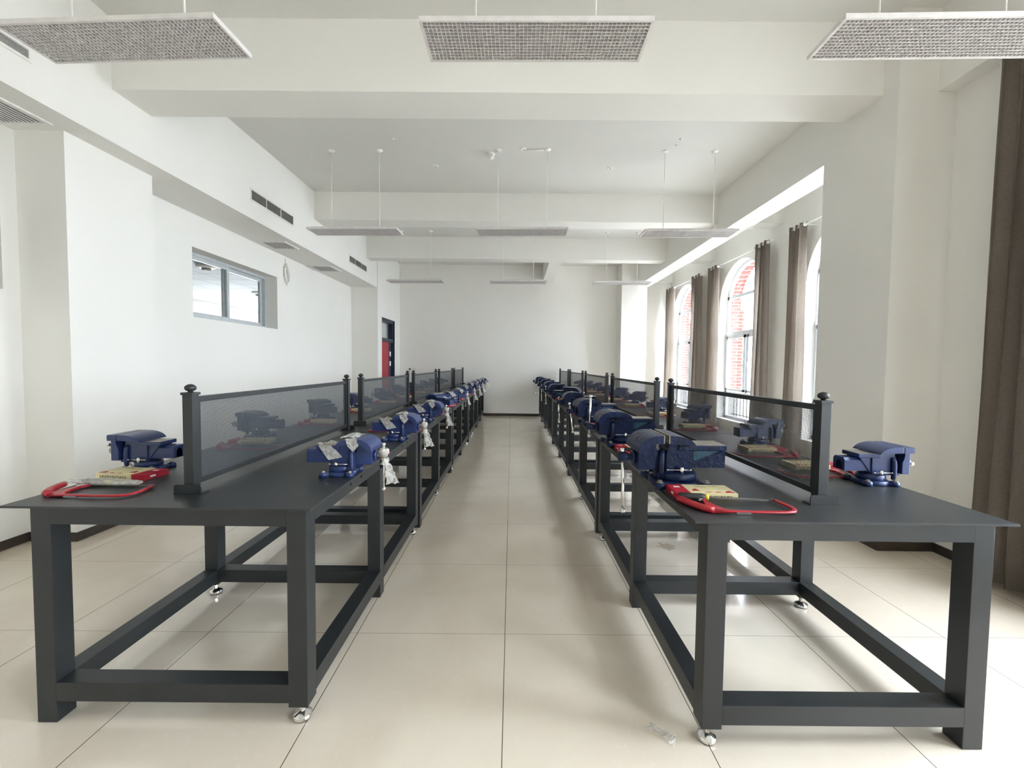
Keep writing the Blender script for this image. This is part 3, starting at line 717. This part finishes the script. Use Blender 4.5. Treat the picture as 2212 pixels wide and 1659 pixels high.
# ------------------------------------------------------------------ bench vises
def arc(cx, cz, rx, rz, a0, a1, n=9):
    return [(cx + rx * math.cos(a0 + (a1 - a0) * i / n), cz + rz * math.sin(a0 + (a1 - a0) * i / n)) for i in range(n + 1)]
def make_vise(name, paint, gap=.0, mlen=.080, wrap=False, teal=False, flen=.075, f0=.078, bs=1.0, x0=-.146, ax=-.096):
    """local +x = handle side, y = jaw width; base centre at the origin"""
    o = thing(name, '', 'vise', (0, 0, 0)); jw = .078
    # base
    b = MB(); b.lathe((0, 0, 0), [(.066 * bs, 0), (.067 * bs, .004), (.067 * bs, .016), (.062 * bs, .020)], 40)
    e = .060 * bs
    for sx in (-1, 1):
        for sy in (-1, 1):
            b.cyl((sx * e, sy * e, 0), (sx * e, sy * e, .021), .0185, .0165, 20)
            b.box(.035 * bs, .083 * bs, -.015, .015, .001, .018, .002, Matrix.Rotation(math.atan2(sy, sx), 4, 'Z'))
    base = b.build('base', paint, o)
    for sx in (-1, 1):
        for sy in (-1, 1):
            MB().cyl((sx * e, sy * e, .021), (sx * e, sy * e, .0225), .012, n=16).cyl((sx * e, sy * e, .0225), (sx * e, sy * e, .029), .0075, n=6, smooth=False).build('bolt', 'iron', base)
    # swivel body with anvil and fixed jaw
    b = MB()
    b.lathe((0, 0, .020), [(.053 * bs, 0), (.055 * bs, .003), (.055 * bs, .021), (.050 * bs, .027)], 40)
    body = [(-.030, .044), (f0 + .002, .044), (f0 + .002, .108), (f0 - .010, .126), (f0 - .006, .1495), (f0 - flen * .7, .1495), (f0 - flen - .006, .138), (-.030, .125)] if not teal else [(-.040, .044), (f0 + .002, .044), (f0 + .002, .108), (f0 - .010, .126), (f0 - .006, .1495), (f0 - flen * .7, .1495), (f0 - flen - .004, .138), (-.045, .125)]
    b.prism(body, -.043, .043, 'Y', .004)
    # gusset below the anvil
    b.prism([(ax + .010, .124), (-.020, .124), (-.020, .055), (-.034, .055)], -.0375, .0375, 'Y', .003)
    b.box(ax, max(.006, -.02), -.049, .049, .1225, .1405, .003)
    cr = [(f0, .149), (f0, .176), (f0 - .014, .176)] + arc(f0 - .014, .134, flen - .010, .042, PI / 2, PI * .93, 8)[1:] + [(f0 - flen * .9, .146)]
    b.prism(cr, -jw, jw, 'Y', .002)
    for sy in (-1, 1):
        b.tube([(.064, sy * .046, .026), (.064, sy * .049, .050), (.064, sy * .050, .085), (.062, sy * .048, .108), (.058, sy * .042, .122)], [.0085, .010, .010, .010, .008], 12)
    b.box(f0 - .040, f0 + .030, -.030, .030, .040, .055, .003)
    bd = b.build('fixed_body', paint, o)
    tp = MB().box(ax + .001, .0, -.047, .047, .1405, .1412); tp.build('anvil_face', 'iron', bd)
    # slide: inverted U channel with an arched mouth
    x1 = f0 + gap + .05; w2 = .034
    pr = [(-w2, .061), (-w2 * 1.0, .108), (-w2 + .008, .1195), (w2 - .008, .1195), (w2, .108), (w2, .061), (.017, .061)] + [(.017 * math.cos(t), .088 + .017 * math.sin(t)) for t in [PI * i / 8 for i in range(9)]] + [(-.017, .061)]
    b = MB(); bm = b.bm
    A = [bm.verts.new((x0, p[0], p[1])) for p in pr]; B = [bm.verts.new((x1, p[0], p[1])) for p in pr]; n = len(pr)
    for i in range(n): bm.faces.new((A[i], A[(i + 1) % n], B[(i + 1) % n], B[i]))
    fa, fb_ = bm.faces.new(A[::-1]), bm.faces.new(B); bmesh.ops.triangulate(bm, faces=[fa, fb_])
    # moving jaw block + crest
    m0 = f0 + gap
    b.prism([(m0 + .003, .054), (m0 + mlen - .004, .054), (m0 + mlen - .004, .122 if mlen > .06 else .149), (m0 + mlen * (.62 if mlen > .06 else .8), .1495), (m0 + .014, .149), (m0 + .016, .128), (m0 + .003, .106)], *((-.043, .043) if mlen > .06 else (-.064, .064)), 'Y', .003)
    if mlen > .06:
        cm = [(m0, .149), (m0, .176), (m0 + .016, .176)] + arc(m0 + .016, .122, mlen - .010, .054, PI / 2, 0.05, 10)[1:] + [(m0 + mlen + .004, .118), (m0 + mlen - .014, .120)] + arc(m0 + .014, .120, mlen - .034, .029, 0.1, PI / 2, 6)[1:]
    else:
        cm = [(m0, .149), (m0, .176), (m0 + mlen - .004, .176), (m0 + mlen, .172), (m0 + mlen, .149)]
    n2 = len(cm); A = [bm.verts.new((p[0], -jw, p[1])) for p in cm]; B = [bm.verts.new((p[0], jw, p[1])) for p in cm]
    for i in range(n2): f = bm.faces.new((A[i], A[(i + 1) % n2], B[(i + 1) % n2], B[i]))
    fa, fb_ = bm.faces.new(A[::-1]), bm.faces.new(B); bmesh.ops.triangulate(bm, faces=[fa, fb_])
    b.lathe((m0 + mlen, 0, .090), [(.026, -.002), (.024, .006), (.018, .009)], 24, 'X')
    mj = b.build('moving_jaw', paint, o)
    # jaw plates
    MB().box(f0 - .0005, f0 + .0035 if gap else f0 + .001, -jw + .002, jw - .002, .150, .1775).build('jaw_plate', 'iron', bd)
    MB().box(m0 - (.0035 if gap else .001), m0 + .0005, -jw + .002, jw - .002, .150, .1775).build('jaw_plate', 'iron', mj)
    if not gap:
        MB().box(m0 + .0005, m0 + .008, -jw + .001, jw - .001, .1755, .1770).build('jaw_top', 'iron', mj)
    if teal:
        for sy in (-1, 1):
            MB().prism([(ax + .020, .1205), (-.048, .1205), (-.048, .090), (-.054, .086)], sy * .0382 - .0008, sy * .0382 + .0008, 'Y').build('undercoat_patch', 'teal', mj)
            MB().box(f0 + .006, m0 + .004, sy * .0352 - .0008, sy * .0352 + .0008, .064, .117).build('undercoat_patch', 'teal', mj)
    # lock bolts with small bars
    for sy in (-1, 1):
        lk = MB().cyl((-.002, sy * .058, .046), (-.002, sy * .058, .068), .0072, n=18).build('lock_bolt', 'chrome', o)
        MB().cyl((-.032, sy * .059, .0585), (.046, sy * .059, .0585), .0016, n=8).ball((-.032, sy * .059, .0585), .0035).ball((.046, sy * .059, .0585), .003).build('lock_bar', 'chrome', lk)
    # spindle and handle
    xs = m0 + mlen + .008
    sp = MB().cyl((xs - .004, 0, .090), (xs + .014, 0, .090), .010, n=18).lathe((xs + .012, 0, .090), [(.013, 0), (.0165, .004), (.0165, .030), (.013, .034)], 22, 'X').build('spindle', paint if teal else 'iron', o)
    hd = MB().cyl((0, 0, -.1), (0, 0, .1), .0052, n=12).lathe((0, 0, -.112), [(.006, 0), (.0092, .003), (.0092, .012), (.0055, .016)], 14).lathe((0, 0, .096), [(.0055, 0), (.0092, .004), (.0092, .013), (.006, .016)], 14)
    h = hd.build('handle_bar', 'chrome', o)
    h.location = (xs + .030, 0, .090); h.rotation_euler = (0, 0, 0); h['xs'] = xs + .030
    if wrap:
        random.seed(3)
        def film(pts_fn, nu, nv, nm, par):
            b = MB(); g = [[b.bm.verts.new(pts_fn(i / nu, j / nv)) for j in range(nv + 1)] for i in range(nu + 1)]
            for i in range(nu):
                for j in range(nv):
                    f = b.bm.faces.new((g[i][j], g[i + 1][j], g[i + 1][j + 1], g[i][j + 1])); f.smooth = True
            return b.build(nm, 'film', par)
        J = lambda a: random.uniform(-a, a)
        # over the anvil and down its near side
        film(lambda s, t: (-.100 + .108 * s + J(.002), -.056 + .105 * t + J(.003), .143 + J(.0035) + .006 * math.sin(9 * s + 5 * t)), 14, 12, 'plastic_film', o)
        film(lambda s, t: (-.085 + .06 * s + .05 * t + J(.003), -.052 - .004 * t + J(.002), .142 - .065 * t * (1 - .2 * s)), 8, 10, 'plastic_film', o)
        # over the jaws
        film(lambda s, t: (f0 - .052 + .062 * s + J(.002), -jw - .004 + (2 * jw - .02) * t + J(.003), .180 + J(.003) + .007 * math.sin(PI * s) + .004 * math.sin(11 * t)), 9, 14, 'plastic_film', o)
        film(lambda s, t: (f0 - .030 + .050 * s + J(.003) + .012 * t, -jw - .004 + J(.003) - .004 * t, .180 - .062 * t * (1 - abs(s - .5))), 8, 10, 'plastic_film', o)
        # twisted round the spindle head and hanging down the handle
        xh = xs + .030
        film(lambda s, t: (xh + (.018 + .007 * math.sin(7 * t)) * math.cos(2 * PI * s) + J(.004) + .006 * t, (.018 + .005 * math.cos(5 * t)) * math.sin(2 * PI * s) + J(.004), .122 - .075 * t), 12, 10, 'plastic_film', o)
        film(lambda s, t: (xh + .006 + .040 * s * (.3 + t) + J(.003) + .010 * t, J(.006) + .02 * (s - .5), .075 - .120 * t + J(.003)), 6, 12, 'plastic_film', o)
    return o
def place_vise(proto, used, side, x_from_aisle, y_along, rz, scale, label, group, hang=0.0, slide=-.055):
    x, y = row_pt(side, x_from_aisle, y_along)
    if proto.name not in used: used[proto.name] = 1; o = proto; o.location = (x, y, HB); o.rotation_euler = (0, 0, rz)
    else: o = dup(proto, (x, y, HB), rz)
    o.scale = (scale,) * 3; o['label'] = label; o['group'] = group
    for ch in [c for c in C.objects if c.parent == o and c.name.startswith('handle_bar')]:
        r = Matrix.Rotation(hang, 3, 'X') @ Vector((0, 0, slide))
        ch.location = (ch['xs'], r.y, .090 + r.z); ch.rotation_euler = (hang, 0, 0)
    return o
VA = make_vise('bench_vise', 'blue', 0, .080, True); remember(VA)         # plastic wrapped, aisle side of the left row
VB = make_vise('bench_vise', 'blue', .004, .042, False, flen=.10); remember(VB)   # wall sides
VC = make_vise('bench_vise', 'navy', .022, .078, False, True, flen=.086, f0=.045, bs=1.3, x0=-.160, ax=-.158); remember(VC)   # big open cast vise
VD = make_vise('bench_vise', 'navy', 0, .078, False, True, flen=.086, f0=.055, bs=1.3, x0=-.160, ax=-.145); remember(VD)      # big closed cast vise
used = {}
NTH = ['first', 'second', 'third', 'fourth', 'fifth', 'sixth', 'seventh', 'eighth', 'ninth', 'tenth']
ys = []
for k in range(5): ys += [.485 + k * PITCH, 1.385 + k * PITCH]
angL = [0, 0, 0, 150, 30, 5, 0, 12, 0, 0]
for i, y in enumerate(ys):
    lab = 'blue vise partly wrapped in clear plastic, %s along the aisle side of the left row' % NTH[i]
    hang = (0, .16, .2, 1.2, .3, 0, .2, 0, .1, 0)[i]
    place_vise(VA, used, 'L', .082, y, math.radians(angL[i]) + AL, 1.0, lab, 'plastic-wrapped vises along the aisle, left row', hang)
    lab = 'blue vise without plastic, %s along the wall side of the left row' % NTH[i]
    place_vise(VB, used, 'L', WB - .078, y + .045, PI + AL + (0, .1, -.5, 0, .15, 0, 0, .2, 0, 0)[i], 1.0, lab, 'unwrapped vises along the wall, left row', (-.75, -1.3, .2, 0, .5, 0, 1, 0, .3, 0)[i], -.06)
    lab = ('large navy vise with open jaws and teal paint patches, first along the aisle, right row' if i == 0 else 'large dark navy vise, %s along the aisle side of the right row' % NTH[i])
    place_vise(VC if i in (0,) else VD, used, 'R', .108, y + (-.01 if i == 0 else 0), PI + AR + (0, 0, .12, 0, PI - .35, 0, .1, 0, 0, 0)[i], 1.27, lab, 'large navy vises along the aisle, right row', (.09, -.12, .5, .2, 0, .3, 0, .1, 0, 0)[i], (-.082, .055, -.05, -.07, -.07, -.05, -.07, -.06, -.07, -.07)[i])
    lab = 'blue vise on the window side of the right row, %s from the front' % NTH[i]
    place_vise(VB, used, 'R', WB - .080, y + .025, AR + (0, .1, .5, 0, 0, .2, 0, 0, .2, 0)[i], 1.0, lab, 'vises along the windows, right row', (1.45, .6, .2, .5, 0, 1.2, .3, .4, .2, 0)[i], .0 - .078 if i == 0 else -.05)

# ------------------------------------------------------------------ hand tools
def make_saw():
    """lies flat, origin at grip tip, x along the blade, y across (spine at negative y)"""
    o = thing('hacksaw', '', 'hacksaw', (0, 0, 0))
    b = MB()
    b.tube([(.075, -.128, .010), (.13, -.134, .009), (.24, -.138, .009), (.33, -.137, .009), (.362, -.128, .009), (.378, -.105, .009), (.380, -.080, .009), (.372, -.040, .010), (.366, -.004, .011)], [.0085] * 6 + [.009, .011, .008], 8, rz=.0048)
    b.prism([(.058, -.120), (.075, -.136), (.150, -.138), (.120, -.112), (.105, -.075), (.098, -.030), (.110, -.002), (.092, -.002), (.082, -.035), (.070, -.080)], .004, .013, 'Z')
    b.build('frame', 'red', o)
    g = MB().tube([(.000, .002, .012), (.006, -.012, .012), (.018, -.045, .013), (.035, -.085, .013), (.055, -.115, .012), (.080, -.130, .011)], [.010, .0165, .0155, .0150, .0145, .011], 12, rz=.0115).build('grip', 'red', o)
    MB().box(.105, .365, -.0065, .0055, .0095, .0105).build('saw_blade', 'blade', o)
    MB().cyl((.078, -.006, .010), (.105, -.003, .010), .004, n=10).box(.070, .082, -.022, .010, .008, .012, .001).build('wing_nut', 'chrome', o)
    MB().box(.348, .368, -.010, .006, .0145, .0160).box(.15, .20, -.147, -.1425, .004, .010).build('clip', 'chrome', o)
    return o
def make_box():
    o = thing('tool_box_carton', '', 'carton', (0, 0, 0))
    L, D, Hh = .240, .118, .024
    b = MB(); b.m(0).box(0, L * .25, 0, D, 0, Hh); b.m(1).box(L * .25, L, 0, D, 0, Hh)
    b.build('carton', ['redcard', 'cream'], o)
    b = MB(); random.seed(11)
    for i in range(11):
        x = .085 + i * .0125; b.box(x, x + .003, -.0006, 0, .005, .0145).box(x + .004, x + .0085, -.0006, 0, .006 + .004 * (i % 2), .0085 + .004 * (i % 2)).box(x + .003, x + .0075, -.0006, 0, .0125, .0142)
    b.box(.10, .15, .086, .089, Hh, Hh + .0004).box(.16, .20, .096, .099, Hh, Hh + .0004)
    b.build('printed_line', 'ink', o)
    MB().box(.018, .042, .075, .092, Hh, Hh + .0004).box(-.0005, 0, .03, .055, .008, .016).build('printed_mark', 'whiteink', o)
    b = MB()
    for (x, y, w_, h_) in ((.075, .030, .03, .030), (.115, .012, .035, .008), (.155, .010, .03, .012), (.195, .008, .040, .030)):
        b.prism([(x, y), (x + w_, y), (x + w_ * .7, y + h_), (x + w_ * .2, y + h_ * .6)], Hh, Hh + .0004, 'Z')
    b.build('printed_shape', 'redcard', o)
    return o
def make_file():
    o = thing('hand_file', '', 'file', (0, 0, 0))
    MB().lathe((0, 0, .0155), [(.008, 0), (.0135, .006), (.0150, .03), (.0135, .06), (.0145, .085), (.012, .100)], 16, 'X').build('handle', 'rubber', o)
    MB().lathe((.100, 0, .0155), [(.0118, 0), (.0115, .012)], 16, 'X').build('ferrule', 'yellow', o)
    MB().prism([(.112, -.006), (.145, -.011), (.30, -.010), (.33, -.004), (.33, .004), (.30, .010), (.145, .011), (.112, .006)], .012, .016, 'Z').build('file_blade', 'blade', o)
    return o
SAW, BOX, FILE = make_saw(), make_box(), make_file()
for q in (SAW, BOX, FILE): remember(q)
used2 = {}
def put(proto, x, y, rz, flip, label, group, z=HB):
    if proto.name not in used2: used2[proto.name] = 1; o = proto; o.location = (x, y, z); o.rotation_euler = (0, 0, rz)
    else: o = dup(proto, (x, y, z), rz)
    if flip: o.scale = (-1, 1, 1)
    o['label'] = label; o['group'] = group; return o
# near right station, laid out as seen
put(SAW, .628, 1.622, .0, False, 'red hacksaw with black blade on the near corner of the right bench', 'red hacksaws on the benches')
put(BOX, .632, 1.655, -.03, False, 'red and cream carton beside the large open vise, near right bench', 'red and cream cartons on the benches')
put(FILE, .634, 1.638, -.10, False, 'file with black handle lying by the near right hacksaw', 'hand files')
# near left station
put(SAW, -1.838, 1.705, .01, False, 'red hacksaw on the near outer corner of the left bench', 'red hacksaws on the benches')
put(BOX, -1.600, 1.805, -.12, True, 'red and cream carton beside the near outer left vise', 'red and cream cartons on the benches')
def bag():
    b = MB(); random.seed(21); nu, nv = 22, 8; L, D = .30, .07; g = []
    for i in range(nu + 1):
        s_ = i / nu; row = []
        for j in range(nv):
            t_ = 2 * PI * j / nv; wv = (.35 + .65 * math.sin(PI * min(1, max(0, s_ * .9 + .05))) ** .5)
            row.append(b.bm.verts.new(((s_ - .5) * L, D / 2 * wv * math.cos(t_) + random.uniform(-.004, .004), .013 + .0125 * wv * math.sin(t_) + random.uniform(-.0015, .002) * (1 if math.sin(t_) > -.2 else 0))))
        g.append(row)
    for i in range(nu):
        for j in range(nv):
            f = b.bm.faces.new((g[i][j], g[i][(j + 1) % nv], g[i + 1][(j + 1) % nv], g[i + 1][j])); f.smooth = True
    b.bm.faces.new(g[0][::-1]); b.bm.faces.new(g[-1])
    return b
o = thing('tool_bag', 'crumpled clear plastic bag of tools between hacksaw and carton, near left bench', 'plastic bag', (-1.705, 1.742, HB), -.06)
bag().build('plastic_film', 'film', o)
MB().lathe((-.10, 0, .013), [(.006, 0), (.011, .01), (.011, .09), (.008, .10)], 12, 'X').build('tool_handle', 'rubber', o)
MB().lathe((0.0, 0, .013), [(.009, 0), (.009, .014)], 12, 'X').build('ferrule', 'yellow', o)
# the other stations
def station(side, wallside, i, ty, label_side, saw=True, box=True, fl=False):
    d = 1 if side == 'R' else -1
    xa = (.02 if side == 'R' else -.012) if not wallside else WB - .02
    x, y = row_pt(side, xa, ty); a = AR if side == 'R' else AL
    inward = d * (1 if not wallside else -1)      # direction from the bench edge towards its middle
    if saw: put(SAW, x, y, a + random.uniform(-.05, .05), inward < 0, 'red hacksaw beside the %s vise, %s' % (NTH[i], label_side), 'red hacksaws on the benches')
    if box: put(BOX, x + inward * .01, y + .035, a + random.uniform(-.06, .06), inward < 0, 'red and cream carton beside the %s vise, %s' % (NTH[i], label_side), 'red and cream cartons on the benches')
    if fl: put(FILE, x + inward * .012, y + .018, a, inward < 0, 'black-handled file beside the %s vise, %s' % (NTH[i], label_side), 'hand files')
b = MB(); random.seed(9); g = [[b.bm.verts.new((.10 * i / 6 + random.uniform(-.006, .006), .05 * j / 4 * (1 - .08 * i) + random.uniform(-.004, .004), .002 + random.uniform(0, .010) * (1 if 0 < i < 6 else .2))) for j in range(5)] for i in range(7)]
for i in range(6):
    for j in range(4): b.bm.faces.new((g[i][j], g[i + 1][j], g[i + 1][j + 1], g[i][j + 1])).smooth = True
o = b.build('plastic_scrap', 'film', loc=(.59, 1.46, 0), rot=(0, 0, 2.5)); tag(o, 'scrap of clear plastic film on the floor by the near right bench foot', 'plastic film')
random.seed(5)
for i in range(10):
    if i > 0: station('R', False, i, ys[i] - .28, 'aisle side, right row', fl=(i == 1))
    if i < 8: station('L', False, i, ys[i] + .43, 'aisle side, left row', box=(i > 0))
    if i > 0: station('L', True, i, ys[i] - .26, 'wall side, left row')
    if i < 9: station('R', True, i, ys[i] + (.22 if i == 0 else -.24), 'window side, right row')

# ------------------------------------------------------------------ working units -> metres
done = set()
for o in bpy.data.objects:
    o.location = Vector(o.location) * S
    if o.type == 'MESH' and o.data.name not in done:
        done.add(o.data.name); o.data.transform(Matrix.Scale(S, 4))
    if o.type == 'LIGHT': o.data.size *= S; o.data.size_y *= S
    if o.type == 'MESH' and len(o.data.materials) == 1 and o.data.materials[0] is None: pass
for k in ('xs',):
    for o in bpy.data.objects:
        if k in o: del o[k]
